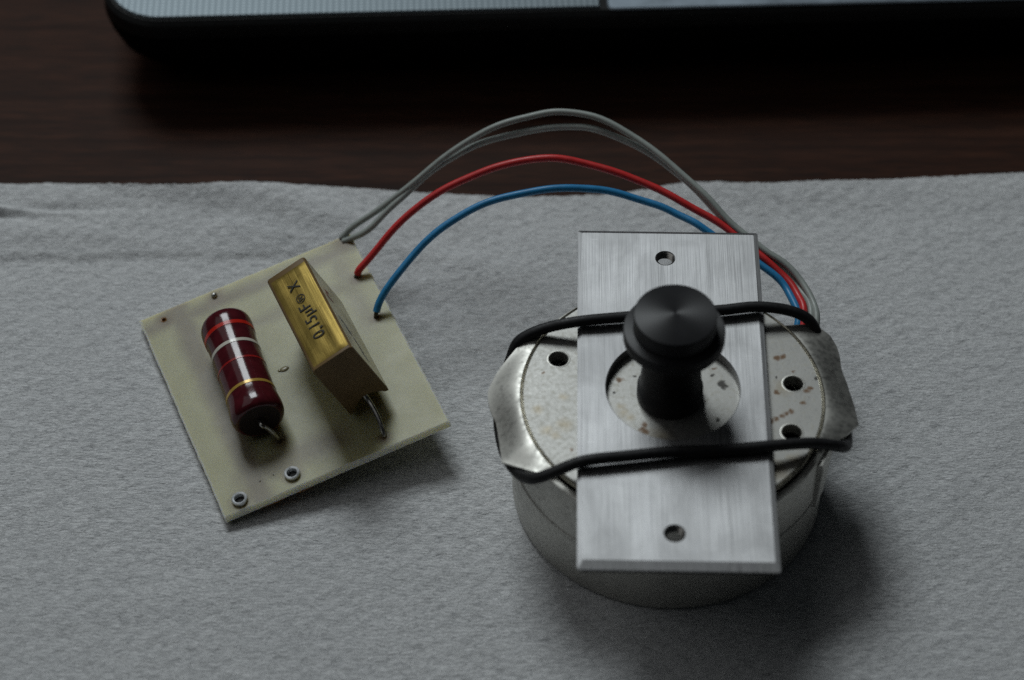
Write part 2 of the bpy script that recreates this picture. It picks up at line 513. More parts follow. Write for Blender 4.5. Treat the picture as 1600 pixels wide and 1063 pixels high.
def catmull(pts, k=8, closed=False):
    P = [Vector(p) for p in pts]
    n = len(P)
    out = []
    segs = n if closed else n - 1
    for i in range(segs):
        if closed:
            p0, p1, p2, p3 = P[(i - 1) % n], P[i], P[(i + 1) % n], P[(i + 2) % n]
        else:
            p1, p2 = P[i], P[i + 1]
            p0 = P[i - 1] if i else p1 * 2 - p2
            p3 = P[i + 2] if i + 2 < n else p2 * 2 - p1
        # centripetal parameterisation
        t0 = 0.0
        t1 = t0 + max(1e-4, (p1 - p0).length ** 0.5)
        t2 = t1 + max(1e-4, (p2 - p1).length ** 0.5)
        t3 = t2 + max(1e-4, (p3 - p2).length ** 0.5)
        for j in range(k):
            t = t1 + (t2 - t1) * j / k
            a1 = p0 * ((t1 - t) / (t1 - t0)) + p1 * ((t - t0) / (t1 - t0))
            a2 = p1 * ((t2 - t) / (t2 - t1)) + p2 * ((t - t1) / (t2 - t1))
            a3 = p2 * ((t3 - t) / (t3 - t2)) + p3 * ((t - t2) / (t3 - t2))
            b1 = a1 * ((t2 - t) / (t2 - t0)) + a2 * ((t - t0) / (t2 - t0))
            b2 = a2 * ((t3 - t) / (t3 - t1)) + a3 * ((t - t1) / (t3 - t1))
            out.append(b1 * ((t2 - t) / (t2 - t1)) + b2 * ((t - t1) / (t2 - t1)))
    if not closed:
        out.append(P[-1])
    return out

def smooth_pts(P, it=2, closed=False):
    P = [Vector(p) for p in P]
    n = len(P)
    for _ in range(it):
        Q = list(P)
        for i in range(n):
            if not closed and i in (0, n - 1):
                continue
            Q[i] = P[i] * 0.5 + (P[(i - 1) % n] + P[(i + 1) % n]) * 0.25
        P = Q
    return P

def tube(pts, r, n=12, closed=False, cap=True):
    P = [Vector(p) for p in pts]
    m = len(P)
    rf = r if callable(r) else (lambda t: r)
    T = []
    for i in range(m):
        if closed:
            d = P[(i + 1) % m] - P[(i - 1) % m]
        else:
            d = P[min(i + 1, m - 1)] - P[max(i - 1, 0)]
        T.append(d.normalized())
    up = Vector((0, 0, 1)) if abs(T[0].z) < 0.9 else Vector((1, 0, 0))
    N = (up - T[0] * up.dot(T[0])).normalized()
    vs, fs = [], []
    for i in range(m):
        N = (N - T[i] * N.dot(T[i])).normalized()
        B = T[i].cross(N)
        rr = rf(i / (m - 1))
        for j in range(n):
            a = 2 * PI * j / n
            vs.append(P[i] + (N * math.cos(a) + B * math.sin(a)) * rr)
    for i in range(m if closed else m - 1):
        i2 = (i + 1) % m
        for j in range(n):
            j2 = (j + 1) % n
            fs.append((i * n + j, i * n + j2, i2 * n + j2, i2 * n + j))
    if not closed and cap:
        fs.append(tuple(reversed(range(n))))
        fs.append(tuple(range((m - 1) * n, m * n)))
    return vs, fs

def circle(cx, cy, r, n=32):
    return [(cx + r * math.cos(2 * PI * i / n), cy + r * math.sin(2 * PI * i / n)) for i in range(n)]

def rounded_rect(x0, y0, x1, y1, r, k=6):
    out = []
    for cx, cy, a0 in ((x1 - r, y1 - r, 0), (x0 + r, y1 - r, 90), (x0 + r, y0 + r, 180), (x1 - r, y0 + r, 270)):
        for i in range(k + 1):
            a = R_(a0 + 90 * i / k)
            out.append((cx + r * math.cos(a), cy + r * math.sin(a)))
    return out

def inset(loop, d):
    """move a convex counter-clockwise loop inwards by d (mitred)."""
    n = len(loop)
    out = []
    for i in range(n):
        p0, p1, p2 = (Vector(loop[(i + k) % n]).to_2d() for k in (-1, 0, 1))
        a = (p1 - p0).normalized()
        c = (p2 - p1).normalized()
        n1, n2 = Vector((-a.y, a.x)), Vector((-c.y, c.x))
        h = (n1 + n2).normalized()
        out.append(tuple(p1 + h * (d / max(0.3, h.dot(n1)))))
    return out

def slab(outer, holes, z0, z1, top_ch=0.0, bot_ch=0.0, hole_ch=0.0, tops=None):
    """a plate with real holes: outer ccw loop, list of hole loops, optional chamfers."""
    levels_o = [(outer, z1 - top_ch)]
    if tops:
        levels_o = list(tops)
    elif top_ch:
        levels_o.insert(0, (inset(outer, top_ch), z1))
    levels_o.append((outer, z0 + bot_ch))
    if bot_ch:
        levels_o.append((inset(outer, bot_ch), z0))
    vs, fs = [], []
    def ring(loop, z):
        k = len(vs)
        vs.extend((p[0], p[1], z) for p in loop)
        return list(range(k, k + len(loop)))
    ro = [ring(l, z) for l, z in levels_o]
    def walls(rr):
        for a, c in zip(rr, rr[1:]):
            n = len(a)
            for i in range(n):
                j = (i + 1) % n
                fs.append((a[i], a[j], c[j], c[i]))
    walls(ro)
    rh = []
    for h in holes:
        hc = h
        if hole_ch:
            cx = sum(p[0] for p in h) / len(h)
            cy = sum(p[1] for p in h) / len(h)
            rr = math.hypot(h[0][0] - cx, h[0][1] - cy)
            big = [(cx + (p[0] - cx) * (rr + hole_ch) / rr, cy + (p[1] - cy) * (rr + hole_ch) / rr) for p in h]
            lv = [(big, z1), (h, z1 - hole_ch), (h, z0)]
        else:
            lv = [(h, z1), (h, z0)]
        rr = [ring(l, z) for l, z in lv]
        walls(rr)
        rh.append(rr)
    for idx in (0, -1):
        loops = [ro[idx]] + [list(reversed(r[idx])) for r in rh]
        flat = [i for l in loops for i in l]
        tris = tessellate_polygon([[Vector(vs[i]) for i in l] for l in loops])
        fs.extend(tuple(flat[i] for i in t) for t in tris)
    return vs, fs

def box(x0, y0, z0, x1, y1, z1):
    vs = [(x, y, z) for x in (x0, x1) for y in (y0, y1) for z in (z0, z1)]
    fs = [(0, 1, 3, 2), (4, 6, 7, 5), (0, 4, 5, 1), (2, 3, 7, 6), (0, 2, 6, 4), (1, 5, 7, 3)]
    return vs, fs

def blob(c, rx, ry, rz, n=16, k=8):
    prof = [(math.sin(PI * i / k), -math.cos(PI * i / k)) for i in range(k + 1)]
    vs, fs = lathe(prof, n)
    return [(c[0] + p[0] * rx, c[1] + p[1] * ry, c[2] + p[2] * rz) for p in vs], fs

def extrude_poly(poly, y0, y1):
    """polygon in (x, z) pulled along y."""
    n = len(poly)
    vs = [(x, y0, z) for x, z in poly] + [(x, y1, z) for x, z in poly]
    fs = [(i, (i + 1) % n, n + (i + 1) % n, n + i) for i in range(n)]
    for off in (0, n):
        tris = tessellate_polygon([[Vector((x, z, 0)) for x, z in poly]])
        fs += [tuple(t[k] + off for k in range(3)) for t in tris]
    return vs, fs

def sstep(a, b, x):
    t = np.clip((x - a) / (b - a), 0, 1)
    return t * t * (3 - 2 * t)

def vnoise(X, Y, seed):
    rs = np.random.RandomState(seed)
    G = rs.rand(256, 256)
    xi, yi = np.floor(X).astype(int), np.floor(Y).astype(int)
    fx, fy = X - xi, Y - yi
    fx = fx * fx * fx * (fx * (fx * 6 - 15) + 10)
    fy = fy * fy * fy * (fy * (fy * 6 - 15) + 10)
    a = G[xi % 256, yi % 256]
    b_ = G[(xi + 1) % 256, yi % 256]
    c_ = G[xi % 256, (yi + 1) % 256]
    d_ = G[(xi + 1) % 256, (yi + 1) % 256]
    return (a * (1 - fx) + b_ * fx) * (1 - fy) + (c_ * (1 - fx) + d_ * fx) * fy - 0.5

# ------------------------------------------------------------------ table
vs, fs = box(-55, -45, -3.0, 60, 55, -0.10)
t = build('tabletop', [(vs, fs)], M['wood'], smooth=False)
t['kind'] = 'structure'

# ------------------------------------------------------------------ paper cloth
NX, NY = 640, 400
xs = np.linspace(-17, 18, NX)
xe = np.array([-17, -9.4, -7.6, -6.0, -4.7, -3.0, -2.0, -1.0, 0.0, 1.0, 2.0, 2.7, 3.5, 4.5, 6.0, 9.4, 18])
ye = np.array([3.72, 3.62, 3.60, 3.44, 3.48, 3.58, 3.62, 3.58, 3.53, 3.52, 3.58, 3.74, 3.80, 3.74, 3.82, 4.10, 4.5])
edge = np.interp(xs, xe, ye)
edge = np.convolve(np.pad(edge, 12, mode='edge'), np.ones(25) / 25, 'valid')
edge = edge + 0.04 * vnoise(xs * 1.2, xs * 0, 5) + 0.018 * vnoise(xs * 7, xs * 0, 6) + 0.022 * vnoise(xs * 21, xs * 0, 7)
tt = np.linspace(0, 1, NY) ** 0.85
X = np.repeat(xs[:, None], NY, 1)
Y = -15 + (edge[:, None] + 15) * tt[None, :]
# crepe texture: short sideways creases, finer where it is near
Xw = X + 0.35 * vnoise(X * 1.2, Y * 1.2, 11)
Yw = Y + 0.22 * vnoise(X * 1.5, Y * 2.0, 12)
Z = 0.015 * vnoise(Xw * 3.8, Yw * 10, 1) + 0.013 * vnoise(Xw * 8.0, Yw * 17.0, 2) + 0.005 * vnoise(Xw * 1.6, Yw * 2.6, 3)
Z = Z + 0.006 * vnoise(X * 4.5, Y * 4.5, 4)
def crease(p, q, width, amp, side=0.0):
    global Z
    p, q = np.array(p), np.array(q)
    d = q - p
    L = np.hypot(*d)
    d = d / L
    s = (X - p[0]) * d[0] + (Y - p[1]) * d[1]
    n = -(X - p[0]) * d[1] + (Y - p[1]) * d[0]
    n = n + 0.10 * vnoise(s * 0.9, s * 0, int(100 * abs(amp) * 37) + 9)
    m = sstep(-0.5, 0.6, s) * (1 - sstep(L - 1.2, L + 0.3, s))
    Z = Z + m * amp * np.exp(-(n / width) ** 2)
# back strip folded up along a line that runs in from the left
liftL = 1 - sstep(-4.6, -1.6, X + 0.4 * vnoise(Y * 1.1, X * 0.3, 22))
yl = Y + 0.12 * vnoise(X * 0.8, Y * 0, 21) + 0.04 * vnoise(X * 3.1, Y * 0, 23)
Z = Z + liftL * (0.05 * sstep(1.88, 2.06, yl) + 0.20 * np.clip((yl - 1.9) / 1.5, 0, 1))
dn = (Y - 3.62) * 0.965 + (X + 8.2) * 0.262 + 0.10 * vnoise(X * 0.9, Y * 0.6, 24)
Z = Z + 0.17 * sstep(0.0, 0.6, dn) * sstep(-9.0, -7.2, X) * (1 - sstep(-3.6, -0.8, X))
Z = Z - 0.08 * sstep(0.7, 1.2, dn) * sstep(-9.0, -7.2, X) * (1 - sstep(-3.6, -0.8, X))
Z = Z + 0.14 * sstep(2.9, 3.9, Y) * sstep(1.6, 3.2, X) * (1 - 0.5 * sstep(5, 8, X))
crease((-10.5, 2.98), (-7.4, 2.93), 0.07, 0.10)
crease((-10.5, 2.80), (-7.0, 3.02), 0.12, -0.08)
crease((-9.2, 2.55), (-6.2, 2.35), 0.16, 0.035)
crease((-5.2, 2.65), (0.6, 1.7), 0.30, 0.06)
crease((0.2, 2.7), (2.6, 1.2), 0.5, 0.05)
crease((-1.4, 3.3), (-0.2, 2.4), 0.35, 0.06)
crease((5.2, -5.5), (9.0, -1.0), 0.5, 0.03)
crease((-7.5, -5.8), (-3.0, -5.1), 0.35, 0.02)
# flat where things stand
flat = np.ones_like(X)
flat *= sstep(2.2, 3.4, np.hypot(X - 2.507, Y + 3.187)) * 0.75 + 0.25
Z = np.where(Z > 0, Z * flat, Z) - 0.012
Z = np.minimum(Z, 0.03 + 0.6 * np.maximum(0, Y - 1.3))
nv = NX * NY
co = np.stack([X.ravel(), Y.ravel(), Z.ravel()], 1)
low = np.stack([X[:, -1], Y[:, -1] - 0.015, Z[:, -1] - 0.035], 1)
co = np.concatenate([co, low]) * U
i, j = np.meshgrid(np.arange(NX - 1), np.arange(NY - 1), indexing='ij')
a = (i * NY + j).ravel()
quads = np.stack([a, a + NY, a + NY + 1, a + 1], 1)
ii = np.arange(NX - 1)
q2 = np.stack([ii * NY + NY - 1, (ii + 1) * NY + NY - 1, nv + ii + 1, nv + ii], 1)
quads = np.concatenate([quads, q2]).astype(np.int32)
me = bpy.data.meshes.new('paper_cloth')
me.vertices.add(len(co))
me.vertices.foreach_set('co', co.astype(np.float32).ravel())
me.loops.add(quads.size)
me.loops.foreach_set('vertex_index', quads.ravel())
me.polygons.add(len(quads))
me.polygons.foreach_set('loop_start', np.arange(0, quads.size, 4, dtype=np.int32))
me.update(calc_edges=True)
me.validate()
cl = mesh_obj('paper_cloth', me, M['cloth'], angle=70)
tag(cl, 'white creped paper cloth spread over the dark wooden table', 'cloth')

# ------------------------------------------------------------------ laptop (front edge of its base, behind)
LA = R_(2.2)
lap = thing('laptop', 'silver and black laptop with rounded corner, lying out of focus behind the cloth', 'laptop',
            (-7.64, 6.22, -0.10), Matrix.Rotation(LA, 3, 'Z'))
HT = 1.87
outer = rounded_rect(0, 0, 32, 24, 1.15, 10)
lv = [(inset(outer, 0.90), 0.18), (inset(outer, 0.62), 0.32), (inset(outer, 0.22), 0.80), (inset(outer, 0.06), 1.2), (outer, 1.46)]
def loft(levels, cap_top=True, cap_bot=True):
    vs, fs = [], []
    n = len(levels[0][0])
    for l, z in levels:
        vs += [(p[0], p[1], z) for p in l]
    for k in range(len(levels) - 1):
        for i in range(n):
            j = (i + 1) % n
            fs.append((k * n + i, k * n + j, (k + 1) * n + j, (k + 1) * n + i))
    if cap_bot:
        fs.append(tuple(reversed(range(n))))
    if cap_top:
        fs.append(tuple(range((len(levels) - 1) * n, len(levels) * n)))
    return vs, fs
build('base', [loft(lv)], M['laptop_black'], lap)
build('rim', [loft([(inset(outer, 0.02), 1.462), (outer, 1.50), (inset(outer, 0.02), HT - 0.10), (inset(outer, 0.10), HT - 0.02)])], M['laptop_rim'], lap)
lo = inset(outer, 0.14)
x_gap = 9.33
left = [p for p in rounded_rect(0.14, 0.14, x_gap - 0.05, 8.5, 1.02, 10)]
# keep the inner corners of the left panel square
sq = []
for p in left:
    x, y = p
    if x > x_gap - 1.2:
        x = x_gap - 0.05
        y = 0.14 if y < 4 else 8.5
    sq.append((x, y))
clean = []
for p in sq:
    if not clean or math.hypot(p[0] - clean[-1][0], p[1] - clean[-1][1]) > 1e-3:
        clean.append(p)
build('speaker_panel', [slab(clean, [], HT - 0.02, HT + 0.03, 0.02)], M['grille'], lap, label='silver panel covered in fine dots')
build('palm_rest', [slab(rounded_rect(x_gap + 0.10, 0.08, 31.86, 8.5, 0.12, 6), [], HT - 0.02, HT + 0.01, 0.025)], M['palm'], lap, label='smooth blue-grey panel')
build('keyboard_deck', [slab(rounded_rect(0.3, 8.65, 31.7, 23.7, 0.5, 6), [], HT - 0.02, HT + 0.02, 0.02)], M['laptop_rim'], lap)
for fx, fy in ((1.6, 1.6), (30.4, 1.6), (1.6, 22.4), (30.4, 22.4)):
    build('foot', [lathe([(0, 0.0), (0.42, 0.0), (0.48, 0.05), (0.48, 0.20), (0, 0.20)], 24, (fx, fy, 0))], M['rubber'], lap)

# ------------------------------------------------------------------ motor
MX, MY = 2.507, -3.187
mot = thing('motor', 'round tin can motor with a black knob on its shaft, standing on the cloth', 'motor', (MX, MY, 0))
H = 2.257
N = 128
build('lower_housing', [lathe([(0, 0.02), (2.40, 0.015), (2.46, 0.025), (2.492, 0.05), (2.503, 0.09), (2.503, 1.05), (2.48, 1.075), (2.40, 1.075)], N)], M['zinc'], mot)
build('upper_housing', [lathe([(2.40, 1.10), (2.51, 1.10), (2.532, 1.115), (2.532, 1.155), (2.510, 1.175), (2.505, 2.06), (2.49, 2.10), (2.46, 2.115), (2.39, 2.115), (2.37, 2.09), (2.35, 1.9)], N)], M['zinc'], mot)
ta = R_(-24)
tv = []
for z, r0, r1 in ((0.98, 2.50, 2.56), (1.90, 2.512, 2.60), (2.02, 2.512, 2.57)):
    for da, rr in ((-0.09, r0), (-0.08, r1), (0.08, r1), (0.09, r0)):
        tv.append((rr * math.cos(ta + da), rr * math.sin(ta + da), z))
build('side_tab', [(tv, [(0, 1, 2, 3), (8, 11, 10, 9)] + [(a + i, a + (i + 1) % 4, a + 4 + (i + 1) % 4, a + 4 + i) for a in (0, 4) for i in range(4)])], M['zinc'], mot, smooth=False)
holes = [(-1.769, 0.749, 0.165), (1.909, 0.232, 0.165), (1.807, -0.76, 0.165), (-1.30, -1.40, 0.165)]
build('cover_disc', [slab(circle(0, 0, 2.35, 128), [circle(*h, 28) for h in holes], H - 0.12, H, 0.025, 0, 0.0)], M['tin'], mot)
# thin worn line round the cover disc
build('seam_ring', [lathe([(2.352, H - 0.06), (2.378, H - 0.06), (2.378, H - 0.012), (2.366, H + 0.002), (2.352, H - 0.012)], 128, close=True)], M['bright'], mot)
for h in holes[:3]:
    rr = h[2]
    build('screw_hole', [lathe([(rr - 0.012, H - 0.20), (rr - 0.012, H - 0.01), (rr, H + 0.004), (rr + 0.010, H + 0.005), (rr + 0.022, H + 0.001), (rr + 0.022, H - 0.02)], 32, (h[0], h[1], 0))],
          M['tin_ear'], mot)
build('hollow_shade_disc', [lathe([(0, 1.2), (2.2, 1.2), (2.25, 1.15), (2.25, 1.12), (0, 1.12)], 48)], M['hollow_shade'], mot)  # added black disc, paints the darkness of the hollow under the cover

def ear(name, inner_r, a0, a1, outer, zfun, label):
    """bent sheet flap: from the seam arc out to a cut outline given as (angle deg, radius, z)."""
    nu, nvv = 60, 16
    oa = np.array([o[0] for o in outer]); orr = np.array([o[1] for o in outer]); oz = np.array([o[2] for o in outer])
    top = []
    for iu in range(nu + 1):
        u = iu / nu
        a = a0 + (a1 - a0) * u
        ro = float(np.interp(a, oa, orr)) if oa[0] < oa[-1] else float(np.interp(-a, -oa, orr))
        zo = float(np.interp(a, oa, oz)) if oa[0] < oa[-1] else float(np.interp(-a, -oa, oz))
        row = []
        for iv in range(nvv + 1):
            v_ = iv / nvv
            r = inner_r + (ro - inner_r) * v_
            f = v_ ** 1.35 * 0.7 + 0.3 * v_ * v_ * (3 - 2 * v_); z = (H - 0.005) * (1 - f) + zo * f + zfun(u, v_)
            row.append((r * math.cos(R_(a)), r * math.sin(R_(a)), z))
        top.append(row)
    th = 0.035
    vs = [p for row in top for p in row]
    n1 = len(vs)
    vs += [(p[0], p[1], p[2] - th) for row in top for p in row]
    W = nvv + 1
    fs = []
    for iu in range(nu):
        for iv in range(nvv):
            q = (iu * W + iv, (iu + 1) * W + iv, (iu + 1) * W + iv + 1, iu * W + iv + 1)
            fs.append(q)
            fs.append(tuple(n1 + k for k in reversed(q)))
    for iu in range(nu):
        for iv in (0, nvv):
            p, q = iu * W + iv, (iu + 1) * W + iv
            fs.append((p, q, n1 + q, n1 + p))
    for iu in (0, nu):
        for iv in range(nvv):
            p, q = iu * W + iv, iu * W + iv + 1
            fs.append((p, q, n1 + q, n1 + p))
    return build(name, [(vs, fs)], M['tin_ear'], mot, label, angle=50)
outL = [(147.0, 2.39, 2.25), (151.9, 2.58, 2.24), (159.1, 2.683, 2.15), (167.5, 2.827, 2.05), (174.2, 2.906, 2.0), (178.0, 2.88, 1.985), (181.3, 2.849, 1.98),
        (186.7, 2.776, 1.98), (190.0, 2.775, 1.98), (194.8, 2.798, 1.98), (200.0, 2.85, 1.99), (203.9, 2.914, 2.02), (205.2, 2.85, 2.05), (210.0, 2.725, 2.12), (214.7, 2.635, 2.2), (219.3, 2.39, 2.24)]
ear('mounting_ear', 2.385, 147.0, 219.3, outL,
    lambda u, v_: 0.010 * math.sin(8 * u + 1) * v_ , 'bent tin ear on the side nearer the circuit board')
outR = [(38.0, 2.40, 2.25), (32.8, 2.81, 2.20), (28.0, 2.94, 2.10), (23.4, 2.948, 2.03), (19.5, 2.90, 2.01), (16.1, 2.845, 2.0), (13.0, 2.832, 2.0), (10.5, 2.837, 2.0), (6.0, 2.835, 2.01),
        (2.0, 2.851, 2.02), (-4.0, 2.88, 2.06), (-7.5, 2.905, 2.09), (-9.1, 2.925, 2.10), (-11.0, 2.86, 2.12), (-18.5, 2.663, 2.17), (-23.7, 2.40, 2.25)]
ear('mounting_ear', 2.385, 38.0, -23.7, outR,
    lambda u, v_: 0.010 * math.sin(11 * u) * v_ + 0.02 * v_ ** 3 * math.sin(2 * PI * u), 'bent tin ear with a sharp torn corner')

kx = -0.045
knob = [(0, H + 0.002), (0.51, H + 0.002), (0.518, H + 0.02), (0.515, H + 0.22), (0.495, H + 0.25), (0.475, H + 0.40), (0.46, H + 0.60), (0.46, H + 0.85), (0.47, H + 1.1), (0.48, H + 1.24),
        (0.50, H + 1.27), (0.73, H + 1.29), (0.765, H + 1.32), (0.775, H + 1.34), (0.775, H + 1.51), (0.765, H + 1.53), (0.745, H + 1.537), (0.632, H + 1.54), (0.628, H + 1.55),
        (0.628, H + 1.845), (0.624, H + 1.853), (0.617, H + 1.857), (0.04, H + 1.895), (0.015, H + 1.89), (0, H + 1.88)]
kb = build('knob', [lathe(knob, 96)], M['knob'], mot, label='turned black stepped knob')
kb.location = (kx * U, 0, 0)

# ------------------------------------------------------------------ aluminium plate on the motor
PA = R_(-1.14)
pl = thing('aluminium_plate', 'flat silver brushed-metal plate with sloping edges and a round window, lying across the motor', 'metal plate',
           (MX, MY, H + 0.002), Matrix.Rotation(PA, 3, 'Z'))
pw, ph, pcy = 2.975, 6.94, -0.03
po = rounded_rect(-pw / 2, pcy - ph / 2, pw / 2, pcy + ph / 2, 0.035, 3)
po_top = rounded_rect(-pw / 2 + 0.075, pcy - ph / 2 + 0.15, pw / 2 - 0.075, pcy + ph / 2 - 0.08, 0.02, 3)
po_mid = rounded_rect(-pw / 2 + 0.02, pcy - ph / 2 + 0.03, pw / 2 - 0.02, pcy + ph / 2 - 0.02, 0.03, 3)
th1, th2 = (-0.055, 2.80), (-0.045, -2.845)
ph_holes = [circle(0.0, 0.0, 1.045, 96), circle(th1[0], th1[1], 0.155, 32), circle(th2[0], th2[1], 0.155, 32)]
build('plate', [slab(po, ph_holes, 0.0, 0.17, 0.0, 0.10, 0.012, tops=[(po_top, 0.17), (po, 0.133)])], M['alu'], pl, angle=10)
for hx, hy in (th1, th2):
    prof = []
    zz = 0.015
    while zz < 0.13:
        prof += [(0.152, zz), (0.128, zz + 0.018)]
        zz += 0.036
    prof.append((0.152, zz))
    build('thread', [lathe(prof, 28, (hx, hy, 0))], M['lead'], pl)

# ------------------------------------------------------------------ rubber band
bd_local = [(-2.52, 1.02, 1.98), (-2.40, 1.165, 2.22), (-2.02, 1.262, 2.40), (-1.49, 1.29, 2.54), (-0.724, 1.369, 2.565), (0.1, 1.45, 2.565), (0.864, 1.521, 2.565), (1.42, 1.60, 2.56),
            (2.00, 1.581, 2.46), (2.28, 1.52, 2.30), (2.44, 1.36, 2.02), (2.62, 0.95, 1.80), (2.72, 0.2, 1.78), (2.72, -0.45, 1.84), (2.66, -0.84, 2.02), (2.50, -1.02, 2.24),
            (2.1, -1.11, 2.42), (1.40, -1.26, 2.535), (0.7, -1.34, 2.535), (-0.085, -1.401, 2.57), (-0.8, -1.49, 2.57), (-1.47, -1.58, 2.555), (-1.90, -1.66, 2.38), (-2.18, -1.645, 2.22),
            (-2.40, -1.36, 1.98), (-2.62, -0.8, 1.80), (-2.72, 0.0, 1.76), (-2.64, 0.6, 1.80)]
bd = [(p[0] + MX, p[1] + MY, p[2]) for p in bd_local]
rb = build('rubber_band', [tube(smooth_pts(catmull(bd, 8, True), 3, True), 0.090, 14, True)], M['rubber'])
tag(rb, 'black rubber band stretched round the motor, holding the aluminium plate down', 'rubber band')

# ------------------------------------------------------------------ circuit board
BR = [[0.9101343425896341, -0.39019462249491255, -0.13929693110398067],
      [0.3858159162545186, 0.9207321466908778, -0.058295735819134435],
      [0.15100184503382974, -0.0006860219097979472, 0.9885332428251052]]
BC = Vector((-3.722, -1.106, 0.494))
BRm = Matrix(BR)
brd = thing('circuit_board', 'square translucent yellowish circuit board carrying a maroon resistor and a gold capacitor', 'circuit board', BC, BR)
bw, bh, bt = 3.958, 4.687, 0.15
rs = np.random.RandomState(4)
def rough_edge(p, q, n, amp):
    out = []
    for k in range(n):
        f = k / n
        d = Vector((q[0] - p[0], q[1] - p[1]))
        nn = Vector((-d.y, d.x)).normalized()
        off = amp * (rs.rand() - 0.5) if k else 0
        out.append((p[0] + d.x * f + nn.x * off, p[1] + d.y * f + nn.y * off))
    return out
c4 = [(-bw / 2, -bh / 2), (bw / 2, -bh / 2), (bw / 2, bh / 2), (-bw / 2, bh / 2)]
bo = rough_edge(c4[0], c4[1], 40, 0.006) + rough_edge(c4[1], c4[2], 70, 0.012) + rough_edge(c4[2], c4[3], 60, 0.010) + rough_edge(c4[3], c4[0], 70, 0.012)
eyes = [(-1.637, -2.159 + 0.03), (-0.701, -2.101 + 0.03)]
bh_holes = [circle(ex, ey, 0.085, 20) for ex, ey in eyes] + [circle(-1.586, 2.125, 0.04, 14)]
build('laminate', [slab(bo, bh_holes, -bt, 0.0, 0.03, 0.02)], M['pcb'], brd, smooth=True, angle=25)
for ex, ey in eyes:
    build('eyelet', [lathe([(0.080, -0.24), (0.080, 0.045), (0.088, 0.062), (0.108, 0.070), (0.128, 0.060), (0.132, 0.040), (0.128, 0.002), (0.098, 0.001), (0.098, -0.24)], 32, (ex, ey, 0), close=True)],
          M['steel_eyelet'], brd)
    build('hole_shade_plug', [lathe([(0, -0.015), (0.079, -0.015), (0.079, -0.04), (0, -0.04)], 20, (ex, ey, 0))], M['hollow_shade'], brd)  # black plug that paints the shade down the empty eyelet hole
# rosin-stained drill marks, solder tip
build('drill_mark', [lathe([(0.036, -0.10), (0.038, 0.002), (0.050, 0.005), (0.056, 0.001)], 20, (-1.586, 2.125, 0))], M['rosin'], brd)
build('solder_tip', [blob((-0.628, 2.183, 0.015), 0.055, 0.050, 0.055)], M['solder'], brd)
build('solder_tip', [blob((-0.085, 0.05, 0.0), 0.085, 0.055, 0.022), blob((-0.17, 0.062, 0.004), 0.030, 0.030, 0.012)], M['smear'], brd, label='dull rosin smear in the middle of the board')
build('solder_tip', [blob((-1.22, -1.93, 0.004), 0.014, 0.014, 0.012), blob((-0.98, -1.92, 0.004), 0.018, 0.014, 0.014)], M['solder'], brd, label='two tiny solder specks')

# resistor ---------------------------------------------------------
near, far = Vector((-0.838, -1.150, 0.465)), Vector((-0.688, 1.125, 0.465))
ax = (far - near)
Lr = ax.length
ax.normalize()
q = Vector((0, 0, 1)).rotation_difference(ax).to_matrix()
prof = [(0, 0.03), (0.05, 0.028), (0.30, 0.004), (0.355, 0.008), (0.400, 0.040), (0.428, 0.10), (0.435, 0.20), (0.427, 0.31), (0.413, 0.44), (0.407, 0.58), (0.404, 1.1),
        (0.405, Lr - 0.62), (0.412, Lr - 0.48), (0.424, Lr - 0.36), (0.430, Lr - 0.24), (0.417, Lr - 0.12), (0.37, Lr - 0.04), (0.30, Lr - 0.005), (0.2, Lr), (0, Lr)]
prof = [(r * 1.03, z) for r, z in prof]
prof_s = catmull([(r, z, 0) for r, z in prof], 4)
res = build('resistor', [lathe([(max(0.0, p.x), p.y) for p in prof_s], 64, near, q)], M['maroon'], brd, label='fat glossy maroon resistor with coloured bands', angle=60)
build('end_face', [lathe([(0, 0.018), (0.10, 0.016), (0.30, -0.001), (0.345, 0.0), (0.352, 0.012)], 48, near, q)], M['black_end'], res, label='near-black end face')  # near-black disc laid over the near end of the maroon body
def res_r(z):
    return float(np.interp(z, [p[1] for p in prof], [p[0] for p in prof]))
for z0, wd, mt, lab in ((Lr - 0.44, 0.070, 'band_red', 'bright red band'), (Lr - 0.84, 0.065, 'band_white', 'cream white band'),
                        (Lr - 1.22, 0.040, 'band_dark_red', 'thin dull red band'), (0.50, 0.060, 'band_gold', 'gold band')):
    zs = [z0 + wd * k / 4 for k in range(5)]
    pr = [(res_r(zs[0]) - 0.004, zs[0] - 0.004)] + [(res_r(z) + 0.005, z) for z in zs] + [(res_r(zs[-1]) - 0.004, zs[-1] + 0.004)]
    vs, fs = lathe(pr, 64, near, q)
    rr2 = np.random.RandomState(int(z0 * 100))
    build('colour_band', [(vs, fs)], M[mt], res, label=lab, angle=60)
lead_pts = [near + ax * 0.04, near - ax * 0.10 + Vector((0.01, 0, -0.01)), Vector((-0.77, -1.27, 0.36)), Vector((-0.70, -1.32, 0.16)), Vector((-0.672, -1.33, 0.02)), Vector((-0.668, -1.335, -0.22))]
build('lead', [tube(smooth_pts(catmull(lead_pts, 6), 2), 0.040, 10)], M['lead'], res)
lead_pts = [far - ax * 0.03, far + ax * 0.12, Vector((-0.68, 1.27, 0.38)), Vector((-0.675, 1.32, 0.2)), Vector((-0.675, 1.33, -0.22))]
build('lead', [tube(smooth_pts(catmull(lead_pts, 6), 2), 0.040, 10)], M['lead'], res)

